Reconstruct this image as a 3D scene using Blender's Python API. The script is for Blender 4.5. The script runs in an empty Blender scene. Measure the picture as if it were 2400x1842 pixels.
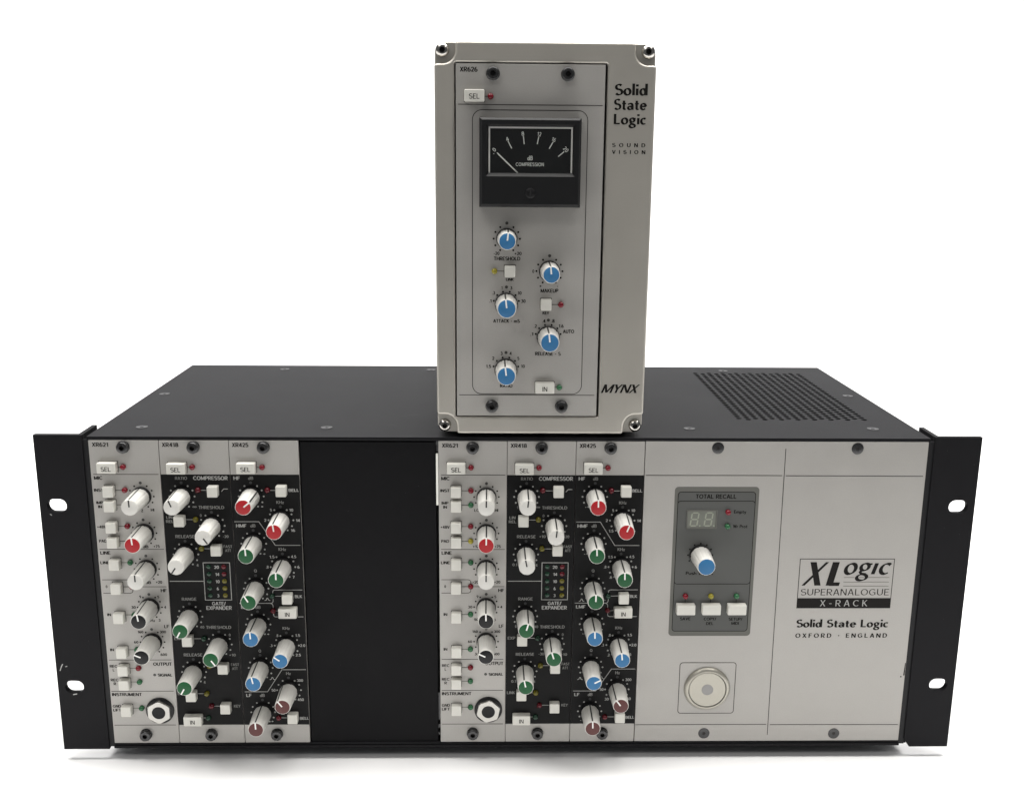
import bpy, bmesh, math, random
from mathutils import Vector, Matrix
random.seed(4)
R = math.radians
sc = bpy.context.scene
COL = bpy.context.collection
MM = 0.001
FOOT = 6.3                                   # the rack stands 6.3 mm above the table on unseen added feet, a gap set for the shadow beneath

# ------------------------------------------------------------------ camera
def rx(a): return Matrix.Rotation(a, 3, 'X')
def ry(a): return Matrix.Rotation(a, 3, 'Y')
def rz(a): return Matrix.Rotation(a, 3, 'Z')
cam = bpy.data.cameras.new('camera'); co = bpy.data.objects.new('camera', cam); COL.objects.link(co)
cam.sensor_width = 36.0; cam.lens = 36.0 * 2353.95 / 2400.0
cam.clip_start = 0.02; cam.clip_end = 50
base = Matrix(((1, 0, 0), (0, 0, -1), (0, 1, 0)))
w2c = rz(0.0036) @ ry(-0.0208) @ rx(0.2237) @ base      # x right, y down, z forward
rows = [w2c[0], -w2c[1], -w2c[2]]
rot = Matrix(rows).transposed()
co.matrix_world = Matrix.Translation(Vector((-10.85, -492.1, 310.8 + FOOT)) * MM) @ rot.to_4x4()
sc.camera = co

# ------------------------------------------------------------------ world, lamps, exposure
wd = bpy.data.worlds.new('World'); sc.world = wd; wd.use_nodes = True
bg = wd.node_tree.nodes['Background']
bg.inputs[0].default_value = (0.95, 0.97, 1.0, 1); bg.inputs[1].default_value = 0.13
def area(name, loc, target, sx, sy, power, colour=(1, 1, 1)):
    l = bpy.data.lights.new(name, 'AREA'); l.shape = 'RECTANGLE'; l.size = sx; l.size_y = sy
    l.energy = power; l.color = colour
    o = bpy.data.objects.new(name, l); COL.objects.link(o); o.location = loc
    o.rotation_euler = (Vector(target) - Vector(loc)).to_track_quat('-Z', 'Y').to_euler()
    return o
area('ceiling_softbox', (0.05, -0.04, 1.9), (0.05, -0.04, 0.0), 2.6, 0.8, 72, (1.0, 0.98, 0.95))
area('key_softbox', (1.0, -1.1, 1.5), (0.0, 0.0, 0.2), 0.5, 0.35, 2.5, (1.0, 0.97, 0.93))
area('added_fill', (-0.9, -1.2, 1.7), (0.0, 0.0, 0.1), 0.7, 0.5, 6, (1.0, 0.98, 0.96))  # added fill out of view, thins the shadow tail at front left
area('added_backdrop_fill', (0.0, 0.5, 2.2), (0.0, 2.2, 0.6), 2.8, 0.4, 60)  # added unseen lamp that lifts the backdrop to white
sc.view_settings.view_transform = 'Standard'; sc.view_settings.look = 'None'
sc.view_settings.exposure = 0.0; sc.view_settings.gamma = 1.0
sc.cycles.max_bounces = 8; sc.cycles.diffuse_bounces = 4; sc.cycles.glossy_bounces = 4
sc.cycles.transparent_max_bounces = 8; sc.cycles.caustics_reflective = False; sc.cycles.caustics_refractive = False

# ------------------------------------------------------------------ materials
def lin(c): return tuple((v / 255 / 12.92 if v / 255 <= .04045 else ((v / 255 + .055) / 1.055) ** 2.4) for v in c)
def mat(name, col, rough=.5, metal=0., coat=0., spec=.5, noise=0., nscale=900., bump=0., bscale=2500., rvar=.06, specks=0.):
    m = bpy.data.materials.new(name); m.use_nodes = True; nt = m.node_tree; b = nt.nodes['Principled BSDF']
    b.inputs['Base Color'].default_value = (*col, 1); b.inputs['Roughness'].default_value = rough
    b.inputs['Metallic'].default_value = metal; b.inputs['Coat Weight'].default_value = coat
    b.inputs['Coat Roughness'].default_value = .08; b.inputs['Specular IOR Level'].default_value = spec
    tc = nt.nodes.new('ShaderNodeTexCoord')
    if noise:
        n = nt.nodes.new('ShaderNodeTexNoise'); n.inputs['Scale'].default_value = nscale; n.inputs['Detail'].default_value = 5
        n2 = nt.nodes.new('ShaderNodeTexNoise'); n2.inputs['Scale'].default_value = nscale / 40; n2.inputs['Detail'].default_value = 3
        nt.links.new(tc.outputs['Object'], n.inputs['Vector']); nt.links.new(tc.outputs['Object'], n2.inputs['Vector'])
        a = nt.nodes.new('ShaderNodeMath'); a.operation = 'ADD'
        nt.links.new(n.outputs['Fac'], a.inputs[0]); nt.links.new(n2.outputs['Fac'], a.inputs[1])
        mr = nt.nodes.new('ShaderNodeMapRange'); mr.inputs['From Min'].default_value = .6; mr.inputs['From Max'].default_value = 1.4
        mr.inputs['To Min'].default_value = 1 - noise; mr.inputs['To Max'].default_value = 1 + noise
        nt.links.new(a.outputs[0], mr.inputs['Value'])
        mx = nt.nodes.new('ShaderNodeVectorMath'); mx.operation = 'SCALE'; mx.inputs[0].default_value = col
        nt.links.new(mr.outputs[0], mx.inputs['Scale']); nt.links.new(mx.outputs[0], b.inputs['Base Color'])
        if specks:                                        # sparse dust specks
            vo = nt.nodes.new('ShaderNodeTexVoronoi'); vo.inputs['Scale'].default_value = 140
            cr = nt.nodes.new('ShaderNodeMapRange'); cr.inputs['From Min'].default_value = .018; cr.inputs['From Max'].default_value = .032
            cr.inputs['To Min'].default_value = 1; cr.inputs['To Max'].default_value = 0
            nt.links.new(tc.outputs['Object'], vo.inputs['Vector']); nt.links.new(vo.outputs['Distance'], cr.inputs['Value'])
            mi = nt.nodes.new('ShaderNodeMix'); mi.data_type = 'RGBA'; mi.inputs['B'].default_value = (specks, specks, specks, 1)
            nt.links.new(cr.outputs[0], mi.inputs['Factor']); nt.links.new(mx.outputs[0], mi.inputs['A']); nt.links.new(mi.outputs['Result'], b.inputs['Base Color'])
        mr2 = nt.nodes.new('ShaderNodeMapRange'); mr2.inputs['From Min'].default_value = .3; mr2.inputs['From Max'].default_value = .7
        mr2.inputs['To Min'].default_value = max(.02, rough - rvar); mr2.inputs['To Max'].default_value = min(1, rough + rvar)
        nt.links.new(n2.outputs['Fac'], mr2.inputs['Value']); nt.links.new(mr2.outputs[0], b.inputs['Roughness'])
    if bump:
        n3 = nt.nodes.new('ShaderNodeTexNoise'); n3.inputs['Scale'].default_value = bscale; n3.inputs['Detail'].default_value = 2
        nt.links.new(tc.outputs['Object'], n3.inputs['Vector'])
        bp = nt.nodes.new('ShaderNodeBump'); bp.inputs['Strength'].default_value = bump; bp.inputs['Distance'].default_value = .0002
        nt.links.new(n3.outputs['Fac'], bp.inputs['Height']); nt.links.new(bp.outputs[0], b.inputs['Normal'])
    return m
M = {}
M['sweep'] = mat('white_table', (.93, .93, .93), .8, spec=.1)
M['black_metal'] = mat('black_powder_coat', (.0105, .0104, .0118), .55, spec=.085, noise=.08, nscale=1500, bump=.25, bscale=2600, rvar=.01, specks=.05)
M['black_edge'] = mat('black_painted_edge', (.008, .008, .0095), .5, spec=.25, noise=.1)
M['inside'] = mat('dark_interior', (.006, .006, .007), .8)
M['blank'] = mat('black_blank_panel', (.006, .006, .0068), .6, spec=.1, noise=.12, nscale=1200, bump=.15, specks=.03)
M['silver'] = mat('silver_painted_panel', (.375, .363, .342), .45, metal=.2, spec=.35, noise=.055, nscale=1600, bump=.05, bscale=4000)
M['case'] = mat('silver_cast_case', (.48, .457, .41), .32, metal=.5, noise=.03, nscale=1500, rvar=.03)
M['fascia'] = mat('black_screened_fascia', (.0062, .0062, .0064), .5, spec=.12, noise=.1)
M['ink'] = mat('black_ink', (.010, .009, .008), .6, spec=.12)
M['line_ink'] = mat('grey_black_ink', (.022, .020, .018), .6, spec=.12)
M['white_ink'] = mat('white_ink', (.36, .36, .345), .6, spec=.15)
M['grey_ink'] = mat('grey_ink', (.20, .20, .19), .6, spec=.15)
M['dim'] = mat('dark_lens', (.02, .02, .021), .3)
M['hole'] = mat('dark_grey_lens', (.045, .043, .04), .35)
M['knob'] = mat('white_plastic', (.60, .59, .555), .30, spec=.45, noise=.03, nscale=400)
M['button'] = mat('warm_white_plastic', (.62, .61, .56), .38, spec=.4, noise=.02, nscale=500)
M['collar'] = mat('black_plastic', (.008, .008, .0085), .35, spec=.3)
M['red'] = mat('red_plastic', (.36, .014, .019), .45, spec=.25, noise=.03)
M['green'] = mat('green_plastic', (.011, .085, .029), .45, spec=.25, noise=.03)
M['blue'] = mat('blue_plastic', (.034, .15, .32), .45, spec=.25, noise=.03)
M['brown'] = mat('brown_plastic', (.10, .036, .034), .45, spec=.25, noise=.03)
M['black'] = mat('charcoal_plastic', (.009, .0093, .0098), .45, spec=.25)
M['pointer'] = mat('white_pointer', (.8, .8, .77), .4)
M['pointer_dark'] = mat('black_pointer', (.012, .012, .012), .4)
M['screw'] = mat('black_oxide_steel', (.06, .06, .061), .27, metal=.75)
M['socket'] = mat('shaded_socket', (.02, .018, .017), .35, metal=.5)  # near-black colour puts the shade of the hex recess into the socket
M['chrome'] = mat('polished_steel', (.50, .48, .45), .2, metal=1.)
M['steel'] = mat('brushed_steel', (.42, .41, .385), .28, metal=.85, noise=.06)
M['dull_steel'] = mat('worn_grey_steel', (.062, .062, .064), .42, metal=.3, noise=.1)
M['satin'] = mat('satin_nickel', (.36, .345, .30), .36, metal=.6, noise=.03)
M['lens'] = mat('frosted_lens', (.25, .245, .24), .3)
M['grey'] = mat('grey_screened_field', (.088, .09, .086), .55, spec=.25, noise=.03, nscale=1500)
M['grey_edge'] = mat('grey_screened_border', (.125, .124, .112), .55, spec=.25, noise=.03, nscale=1500)
M['disp'] = mat('grey_display_window', lin((104, 107, 98)), .3)
M['seg'] = mat('pale_segment', lin((142, 146, 132)), .4)
M['white'] = mat('strip_white', (.84, .84, .78), .6)
M['rubber'] = mat('black_rubber', (.015, .015, .015), .8)
M['smudge'] = mat('pale_grey_smear', (.36, .35, .335), .5)
M['scratch'] = mat('bare_metal_scratch', (.35, .35, .34), .4, metal=.5)
M['faint_scratch'] = mat('rubbed_paint', (.035, .035, .035), .5, spec=.2)
M['led_red'] = mat('red_led_resin', (.17, .0035, .012), .10, spec=.35, coat=.25)
M['led_green'] = mat('green_led_resin', (.022, .115, .045), .10, spec=.35, coat=.25)
M['led_yellow'] = mat('yellow_led_resin', (.30, .26, .025), .10, spec=.35, coat=.25)
M['led_dred'] = mat('dark_dimmed_red_led_resin', (.085, .003, .008), .12, spec=.3, coat=.2)
M['led_dgreen'] = mat('dark_dimmed_green_led_resin', (.009, .036, .02), .12, spec=.3, coat=.2)
M['led_dyellow'] = mat('dark_dimmed_yellow_led_resin', (.12, .105, .010), .12, spec=.3, coat=.2)
g = bpy.data.materials.new('meter_glass'); g.use_nodes = True; nt = g.node_tree; nt.nodes.clear()
o_ = nt.nodes.new('ShaderNodeOutputMaterial'); mx_ = nt.nodes.new('ShaderNodeMixShader'); fr = nt.nodes.new('ShaderNodeMath'); lw = nt.nodes.new('ShaderNodeLayerWeight'); pw = nt.nodes.new('ShaderNodeMath')
tr = nt.nodes.new('ShaderNodeBsdfTransparent'); gl = nt.nodes.new('ShaderNodeBsdfGlossy'); gl.inputs['Roughness'].default_value = .03
lw.inputs['Blend'].default_value = .5; pw.operation = 'POWER'; pw.inputs[1].default_value = 5; fr.operation = 'MULTIPLY_ADD'; fr.inputs[1].default_value = .96; fr.inputs[2].default_value = .04
nt.links.new(lw.outputs['Facing'], pw.inputs[0]); nt.links.new(pw.outputs[0], fr.inputs[0])
tr.inputs['Color'].default_value = (.95, .96, .95, 1)
nt.links.new(fr.outputs[0], mx_.inputs[0]); nt.links.new(tr.outputs[0], mx_.inputs[1]); nt.links.new(gl.outputs[0], mx_.inputs[2]); nt.links.new(mx_.outputs[0], o_.inputs[0])
M['glass'] = g

# ------------------------------------------------------------------ building helpers
class Thing:
    """An Empty at the thing's base; parts are given in rack millimetres (x right, y away, z up; z = 0 at the ear bottoms)."""
    def __init__(s, name, label, cat, origin, group=None):
        s.o = bpy.data.objects.new(name, None); COL.objects.link(s.o); s.org = Vector(origin)
        s.o.empty_display_size = .02
        s.o.location = (s.org + Vector((0, 0, FOOT))) * MM
        s.o['label'] = label; s.o['category'] = cat
        if group: s.o['group'] = group
def finish(me, m, smooth=35):
    me.materials.clear(); me.materials.append(m)
    if smooth:
        for p in me.polygons: p.use_smooth = True
        me.set_sharp_from_angle(angle=R(smooth))
    me.update()
    return me
def mesh(name, verts, faces, m, smooth=35):
    me = bpy.data.meshes.new(name)
    me.from_pydata([(v[0] * MM, v[1] * MM, v[2] * MM) for v in verts], [], faces)
    return finish(me, m, smooth)
def put(name, me, th, pos=(0, 0, 0), parent=None, roty=0., label=None, kind=None):
    o = bpy.data.objects.new(name, me); COL.objects.link(o)
    if parent is not None:
        o.parent = parent; o.location = Vector(pos) * MM
    else:
        o.parent = th.o; o.location = (Vector(pos) - th.org) * MM
    o.rotation_euler = (0, roty, 0)
    if label: o['label'] = label
    if kind: o['kind'] = kind
    return o
class MB:
    def __init__(s): s.v = []; s.f = []
    def quad(s, *p):
        n = len(s.v); s.v += list(p); s.f.append(tuple(range(n, n + len(p))))
    def box(s, x0, x1, y0, y1, z0, z1):
        n = len(s.v)
        s.v += [(x0, y0, z0), (x1, y0, z0), (x1, y1, z0), (x0, y1, z0), (x0, y0, z1), (x1, y0, z1), (x1, y1, z1), (x0, y1, z1)]
        s.f += [tuple(n + i for i in q) for q in ((0, 3, 2, 1), (4, 5, 6, 7), (0, 1, 5, 4), (1, 2, 6, 5), (2, 3, 7, 6), (3, 0, 4, 7))]
    def mesh(s, name, m, smooth=35): return mesh(name, s.v, s.f, m, smooth)
def rrect(x0, z0, x1, z1, r, n=6):
    p = []
    for cx, cz, a in ((x1 - r, z1 - r, 0), (x0 + r, z1 - r, 90), (x0 + r, z0 + r, 180), (x1 - r, z0 + r, 270)):
        for i in range(n + 1):
            t = R(a + 90 * i / n); p.append((cx + r * math.cos(t), cz + r * math.sin(t)))
    return p
def circle(cx, cz, r, n=24): return [(cx + r * math.cos(2 * math.pi * i / n), cz + r * math.sin(2 * math.pi * i / n)) for i in range(n)]
def plate(name, loops, y0, y1, m, bevel=.2, res=2):
    """a solid plate in the x-z plane between y0 (front) and y1, outline loops[0], further loops are holes"""
    cu = bpy.data.curves.new(name, 'CURVE'); cu.dimensions = '2D'; cu.fill_mode = 'BOTH'
    for L in loops:
        sp = cu.splines.new('POLY'); sp.points.add(len(L) - 1)
        for p, (x, z) in zip(sp.points, L): p.co = (x, z, 0, 1)
        sp.use_cyclic_u = True
    cu.extrude = (y1 - y0) / 2 - bevel; cu.bevel_depth = bevel; cu.bevel_resolution = res; cu.offset = -bevel
    ob = bpy.data.objects.new(name, cu); COL.objects.link(ob)
    dg = bpy.context.evaluated_depsgraph_get(); me = bpy.data.meshes.new_from_object(ob.evaluated_get(dg))
    bpy.data.objects.remove(ob); bpy.data.curves.remove(cu)
    me.name = name
    bm = bmesh.new(); bm.from_mesh(me); bmesh.ops.remove_doubles(bm, verts=bm.verts, dist=1e-4)
    ym = (y0 + y1) / 2
    for v in bm.verts: v.co = Vector((v.co.x, ym - v.co.z, v.co.y)) * MM
    bmesh.ops.recalc_face_normals(bm, faces=bm.faces)
    bm.to_mesh(me); bm.free()
    finish(me, m)
    for p in me.polygons:
        if abs(p.normal.y) > .999: p.use_smooth = False
    return me
def lathe(name, prof, m, n=40, hexr=0., hexdepth=0., hexm=6, rot=0.):
    """turned solid: prof = [(radius, height towards the viewer)] from the rim at the panel to the middle; optional hex socket"""
    v = []; f = []
    rings = []
    for r, h in prof:
        rings.append(len(v)); v += [(r * math.sin(2 * math.pi * i / n), -h, r * math.cos(2 * math.pi * i / n)) for i in range(n)]
    if hexr:
        top = prof[-1][1]
        for h in (top, top - hexdepth):
            rings.append(len(v))
            for i in range(n):
                a = 2 * math.pi * i / n + rot; k = math.pi / hexm
                rr = hexr * math.cos(k) / math.cos((a % (2 * k)) - k)
                v.append((rr * math.sin(a - rot), -h, rr * math.cos(a - rot)))
    for a, b in zip(rings, rings[1:]):
        for i in range(n):
            j = (i + 1) % n; f.append((a + i, a + j, b + j, b + i))
    f.append(tuple(rings[-1] + i for i in range(n)))
    me = mesh(name, v, f, m, 40)
    bm = bmesh.new(); bm.from_mesh(me); bmesh.ops.recalc_face_normals(bm, faces=bm.faces); bm.to_mesh(me); bm.free()
    finish(me, m, 40)
    if hexr:
        me.materials.append(M['socket']); k = (len(prof) - 1) * n
        for i, p in enumerate(me.polygons):
            if i >= k + n: p.material_index = 1
    return me

# ------------------------------------------------------------------ drawn lettering (stroke glyphs, cap height = 1)
def A(cx, cy, rx_, ry_, a0, a1, n=10):
    return [(cx + rx_ * math.cos(R(a0 + (a1 - a0) * i / n)), cy + ry_ * math.sin(R(a0 + (a1 - a0) * i / n))) for i in range(n + 1)]
def EL(cx, cy, rx_, ry_, n=18): return A(cx, cy, rx_, ry_, 0, 360, n)
V = lambda x, a=0, b=1: [(x, a), (x, b)]
BOWLP = [(.08, .95), (.34, .95)] + A(.34, .71, .24, .24, 80, -80, 8) + [(.34, .47), (.08, .47)]
GS = A(.33, .74, .25, .22, 35, 270, 12) + A(.33, .28, .28, .24, 80, -150, 12)
G = {
 'I': (.16, [V(.08)]), 'L': (.56, [V(.08), [(.08, .06), (.56, .06)]]),
 'E': (.58, [V(.08), [(.08, .95), (.56, .95)], [(.08, .52), (.5, .52)], [(.08, .05), (.57, .05)]]),
 'F': (.54, [V(.08), [(.08, .95), (.55, .95)], [(.08, .5), (.48, .5)]]),
 'T': (.62, [V(.31), [(0, .95), (.62, .95)]]), 'H': (.72, [V(.08), V(.64), [(.08, .52), (.64, .52)]]),
 'N': (.72, [V(.07), V(.65), [(.1, 1), (.62, 0)]]), 'M': (.9, [V(.08), V(.82), [(.1, 1), (.45, .05)], [(.45, .05), (.8, 1)]]),
 'A': (.72, [[(.06, 0), (.34, 1)], [(.66, 0), (.38, 1)], [(.16, .31), (.56, .31)]]),
 'V': (.7, [[(.06, 1), (.34, 0)], [(.64, 1), (.37, 0)]]), 'X': (.68, [[(.08, 1), (.6, 0)], [(.06, 0), (.6, 1)]]),
 'Y': (.66, [[(.07, 1), (.33, .45)], [(.6, 1), (.33, .45)], V(.33, 0, .5)]),
 'K': (.66, [V(.08), [(.1, .42), (.56, 1)], [(.22, .56), (.6, 0)]]),
 'W': (1., [[(.05, 1), (.27, 0)], [(.27, 0), (.5, 1)], [(.5, 1), (.73, 0)], [(.73, 0), (.95, 1)]]),
 'O': (.84, [EL(.42, .5, .36, .45)]), 'Q': (.84, [EL(.42, .5, .36, .45), [(.5, .28), (.76, -.02)]]),
 'C': (.74, [A(.42, .5, .36, .45, 45, 315, 16)]),
 'G': (.8, [A(.42, .5, .36, .45, 45, 300, 16), V(.7, .08, .5), [(.45, .46), (.75, .46)]]),
 'D': (.76, [V(.08), [(.08, .95), (.3, .95)] + A(.3, .5, .38, .45, 82, -82, 12) + [(.3, .05), (.08, .05)]]),
 'P': (.6, [V(.08), BOWLP]), 'R': (.66, [V(.08), BOWLP, [(.28, .48), (.6, 0)]]),
 'B': (.66, [V(.08), [(.08, .95), (.34, .95)] + A(.34, .74, .22, .21, 80, -80, 8) + [(.34, .53), (.08, .53)], [(.34, .52)] + A(.36, .285, .24, .235, 80, -80, 8) + [(.34, .05), (.08, .05)]]),
 'S': (.64, [GS]), 'U': (.72, [[(.08, 1), (.08, .36)] + A(.36, .36, .28, .31, 180, 360, 10) + [(.64, 1)]]),
 '0': (.6, [EL(.3, .5, .24, .45)]), '1': (.44, [V(.3), [(.3, .9), (.06, .74)]]),
 '2': (.6, [A(.3, .7, .23, .25, 165, -35, 10) + [(.08, .06)], [(.05, .06), (.56, .06)]]),
 '3': (.6, [A(.28, .74, .21, .21, 150, -90, 10) + A(.28, .28, .25, .24, 88, -150, 10)]),
 '4': (.62, [V(.45), [(.43, .98), (.06, .3)], [(.03, .28), (.62, .28)]]),
 '5': (.6, [[(.52, .94), (.13, .94)], [(.15, .97), (.1, .48)], A(.3, .33, .25, .28, 130, -150, 12)]),
 '6': (.6, [EL(.31, .3, .24, .25), A(.42, .33, .35, .62, 180, 88, 8)]),
 '7': (.58, [[(.04, .94), (.54, .94)], [(.5, .95), (.2, 0)]]),
 '8': (.6, [EL(.3, .74, .2, .21), EL(.3, .28, .24, .23)]),
 '9': (.6, [EL(.29, .7, .24, .25), A(.18, .67, .35, .62, 0, -92, 8)]),
 '+': (.6, [[(.05, .45), (.55, .45)], V(.3, .2, .7)]), '-': (.42, [[(.05, .42), (.37, .42)]]), '.': (.2, [V(.1, 0, .15)]), '/': (.4, [[(.04, -.05), (.36, 1.05)]]),
 '*': (.3, [V(.15, .36, .58)]), ' ': (.34, []), '~': (.95, [EL(.25, .4, .2, .2), EL(.67, .4, .2, .2)]),
 'o': (.64, [EL(.32, .31, .25, .28)]), 'l': (.18, [V(.09, 0, 1.06)]), 'i': (.2, [V(.1, 0, .62), V(.1, .8, .99)]), 'j': (.2, [V(.1, 0, .62)]),
 'd': (.68, [EL(.29, .31, .22, .28), V(.59, 0, 1.06)]), 't': (.44, [V(.2, .05, .86), [(.02, .58), (.42, .58)], [(.2, .14), (.24, .06), (.34, .045), (.42, .07)]]),
 'a': (.6, [A(.28, .4, .23, .19, 155, 0, 8) + [(.51, 0)], EL(.27, .18, .2, .145)]),
 'e': (.62, [A(.31, .31, .25, .28, 0, 320, 14), [(.08, .33), (.56, .33)]]),
 'c': (.54, [A(.31, .31, .25, .28, 50, 310, 12)]),
 'g': (.64, [EL(.29, .41, .2, .19), [(.42, .56), (.62, .57)], [(.2, .24), (.13, .14), (.2, .04), (.45, .02)], EL(.3, -.16, .25, .165)]),
 'h': (.62, [V(.08), [(.08, .36)] + A(.31, .36, .22, .22, 170, 0, 8) + [(.53, 0)]]), 'n': (.62, [V(.08, 0, .62), A(.31, .36, .22, .22, 170, 0, 8) + [(.53, 0)]]),
 'm': (.94, [V(.08, 0, .62), A(.28, .38, .19, .2, 170, 0, 8) + [(.47, 0)], A(.66, .38, .19, .2, 170, 0, 8) + [(.85, 0)]]),
 'p': (.66, [V(.08, -.28, .62), EL(.36, .31, .23, .28)]), 'r': (.4, [V(.08, 0, .62), A(.31, .34, .22, .24, 170, 70, 6)]),
 'u': (.62, [[(.08, .62), (.08, .26)] + A(.31, .26, .23, .22, 180, 360, 8), V(.54, 0, .62)]),
 's': (.5, [[(x * .78 + .0, y * .62) for x, y in GS]]), 'y': (.58, [[(.05, .62), (.3, .02)], [(.54, .62), (.2, -.28)]]),
 'z': (.5, [[(.04, .57), (.46, .57)], [(.44, .57), (.06, .05)], [(.04, .05), (.47, .05)]]),
}
HELV = dict(thick=.215, thin=.18, phi=0, track=.10)
LIGHT = dict(thick=.155, thin=.13, phi=0, track=.12)
GILL = dict(thick=.145, thin=.145, phi=0, track=.14)
OPT = dict(thick=.25, thin=.10, phi=18, track=.13)
OPTL = dict(thick=.125, thin=.07, phi=18, track=.12)
OPTC = dict(thick=.22, thin=.11, phi=18, track=.62)
ITAL = dict(thick=.24, thin=.075, phi=22, track=.10, slant=.22)
class Print:
    """flat screen print on a panel: text, lines and dots in one mesh (x, z) at depth y, each shape a hair further out"""
    def __init__(s, y): s.v = []; s.f = []; s.y = y; s.k = 0
    def poly(s, pts):
        n = len(s.v); yy = s.y - .0009 * (s.k % 24); s.k += 1
        s.v += [(x, yy, z) for x, z in pts]; s.f.append(tuple(range(n, n + len(pts))))
    def strip(s, left, right):
        n = len(s.v); yy = s.y - .0009 * (s.k % 24); s.k += 1; m = len(left)
        s.v += [(x, yy, z) for x, z in left] + [(x, yy, z) for x, z in right]
        for i in range(m - 1): s.f.append((n + i, n + i + 1, n + m + i + 1, n + m + i))
    def dot(s, x, z, r, n=10): s.poly(circle(x, z, r, n))
    def line(s, pts, w=.32):
        for (x0, z0), (x1, z1) in zip(pts, pts[1:]):
            d = Vector((x1 - x0, z1 - z0))
            if d.length < 1e-6: continue
            d.normalize(); e = d * w * .35; q = Vector((-d.y, d.x)) * w / 2
            a = Vector((x0, z0)) - e; b = Vector((x1, z1)) + e
            s.poly([tuple(a + q), tuple(a - q), tuple(b - q), tuple(b + q)])
    def text(s, t, x0, x1, zc, cap, thick=.15, thin=.12, phi=0, track=.1, slant=0., rot=0.):
        pen = 0; out = []
        for ch in t:
            w, strokes = G[ch]
            for st in strokes:
                P = [Vector(p) for p in st]; L = []; Rr = []
                closed = (P[0] - P[-1]).length < 1e-4
                for i, p in enumerate(P):
                    a = P[i - 1] if i > 0 else (P[-2] if closed else P[0]); b = P[i + 1] if i < len(P) - 1 else (P[1] if closed else P[-1])
                    d = (b - a).normalized(); ang = math.atan2(d.y, d.x)
                    th = thin + (thick - thin) * abs(math.sin(ang - R(phi)))
                    if len(P) == 2 and abs(d.y) > .3 * abs(d.x):
                        q = Vector((-math.copysign(1, d.y), 0)) * th / 2 / max(.55, abs(d.y))
                    else: q = Vector((-d.y, d.x)) * th / 2
                    L.append(p + q); Rr.append(p - q)
                out.append(([(pen + v.x + slant * v.y, v.y) for v in L], [(pen + v.x + slant * v.y, v.y) for v in Rr]))
            pen += w + track
        xs = [p[0] for l, r in out for p in l + r]; a, b = min(xs), max(xs)
        sx = (x1 - x0) / (b - a); cx, ca, sa = (x0 + x1) / 2, math.cos(R(rot)), math.sin(R(rot))
        def f(p):
            x = x0 + (p[0] - a) * sx - cx; z = (p[1] - .5) * cap
            return (cx + x * ca + z * sa, zc - x * sa + z * ca)
        for l, r in out: s.strip([f(p) for p in l], [f(p) for p in r])
    def build(s, name, m, th=None, parent=None, pos=None):
        me = mesh(name, [(Vector(v) - (th.org if parent is None else Vector((0, 0, 0)))) for v in s.v], s.f, m, 0)
        bm = bmesh.new(); bm.from_mesh(me)
        for f in bm.faces:
            f.normal_update()
            if f.normal.y > 0: f.normal_flip()
        bm.to_mesh(me); bm.free()
        o = bpy.data.objects.new(name, me); COL.objects.link(o); o.parent = th.o if parent is None else parent
        if pos: o.location = Vector(pos) * MM
        o['kind'] = 'stuff'
        return o

# ------------------------------------------------------------------ shared component meshes
def knob_mesh(name, r0, r1, y0, y1):
    n = 120; v = []; f = []; rings = []
    prof = [(r0 * .97, y0, 1), (r0, y0 + .25, 1), (r0 + (r1 - r0) * .85, y1 - 2.2, 1), (r1 + .03, y1 - 1.3, .95), (r1, y1 - .3, .85), (r1 - .07, y1 - .1, .7), (r1 - .22, y1, .6)]
    for r, h, k in prof:
        rings.append(len(v))
        for i in range(n):
            a = 2 * math.pi * i / n; c = (a * 10 / (2 * math.pi)) % 1.0; d = abs(c - .5) * 2     # ten shallow flutes
            cut = .19 * max(0., 1 - ((1 - d) / .26) ** 2) if d > .74 else 0.
            cut2 = .10 * (1 - d) ** 2 * 0
            rr = r - k * (cut + cut2) * r0 / 4.8
            v.append((rr * math.sin(a + math.pi / 10), -h, rr * math.cos(a + math.pi / 10)))
    for a, b in zip(rings, rings[1:]):
        for i in range(n):
            j = (i + 1) % n; f.append((a + i, b + i, b + j, a + j))
    f.append(tuple(rings[-1] + i for i in range(n)))
    return mesh(name, v, f, M['knob'], 40)
KN = {}
for size, (r0, r1, L) in dict(std=(4.75, 4.1, 17.5), big=(5.35, 4.55, 16.2)).items():
    KN[size] = dict(body=knob_mesh('knob', r0, r1, 1.9, L), L=L, r0=r0, r1=r1,
        collar=lathe('collar', [(r0 + .35, 0), (r0 + .35, 1.5), (r0 + .1, 1.9), (0.5, 1.9)], M['collar']))
    for c in ('red', 'green', 'blue', 'brown', 'black', 'knob'):
        KN[size][c] = lathe('cap', [(r1 - .36, L - .1), (r1 - .36, L + .06), (r1 - .46, L + .14), (.3, L + .14)], M[c])
    for pn, mm in (('pointer', M['pointer']), ('pointer_dark', M['pointer_dark'])):
        b = MB(); b.box(-.36, .36, -(L + .19), -L, .35, r1 - .25); KN[size][pn] = b.mesh('pointer', mm, 0)
    b = MB(); m_ = 10
    for i in range(m_):                                           # the stripe down the knob's side follows its taper
        def ring(t):
            y = 2.2 + (L - .5 - 2.2) * t; yy = [(2.15, r0), (L - 2.2, r0 + (r1 - r0) * .85), (L - 1.3, r1 + .03), (L - .4, r1)]
            r = next((ra + (rb - ra) * (y - a_) / (b_ - a_) for (a_, ra), (b_, rb) in zip(yy, yy[1:]) if y <= b_ + 1e-6), r1) + .05
            return [(-.36, -y, r), (.36, -y, r)]
        a, c = ring(i / m_), ring((i + 1) / m_); b.quad(a[0], a[1], c[1], c[0])
    KN[size]['stripe'] = b.mesh('side_line', M['pointer_dark'], 0)
CAPS = dict(w='knob', r='red', g='green', b='blue', n='brown', k='black')
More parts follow.
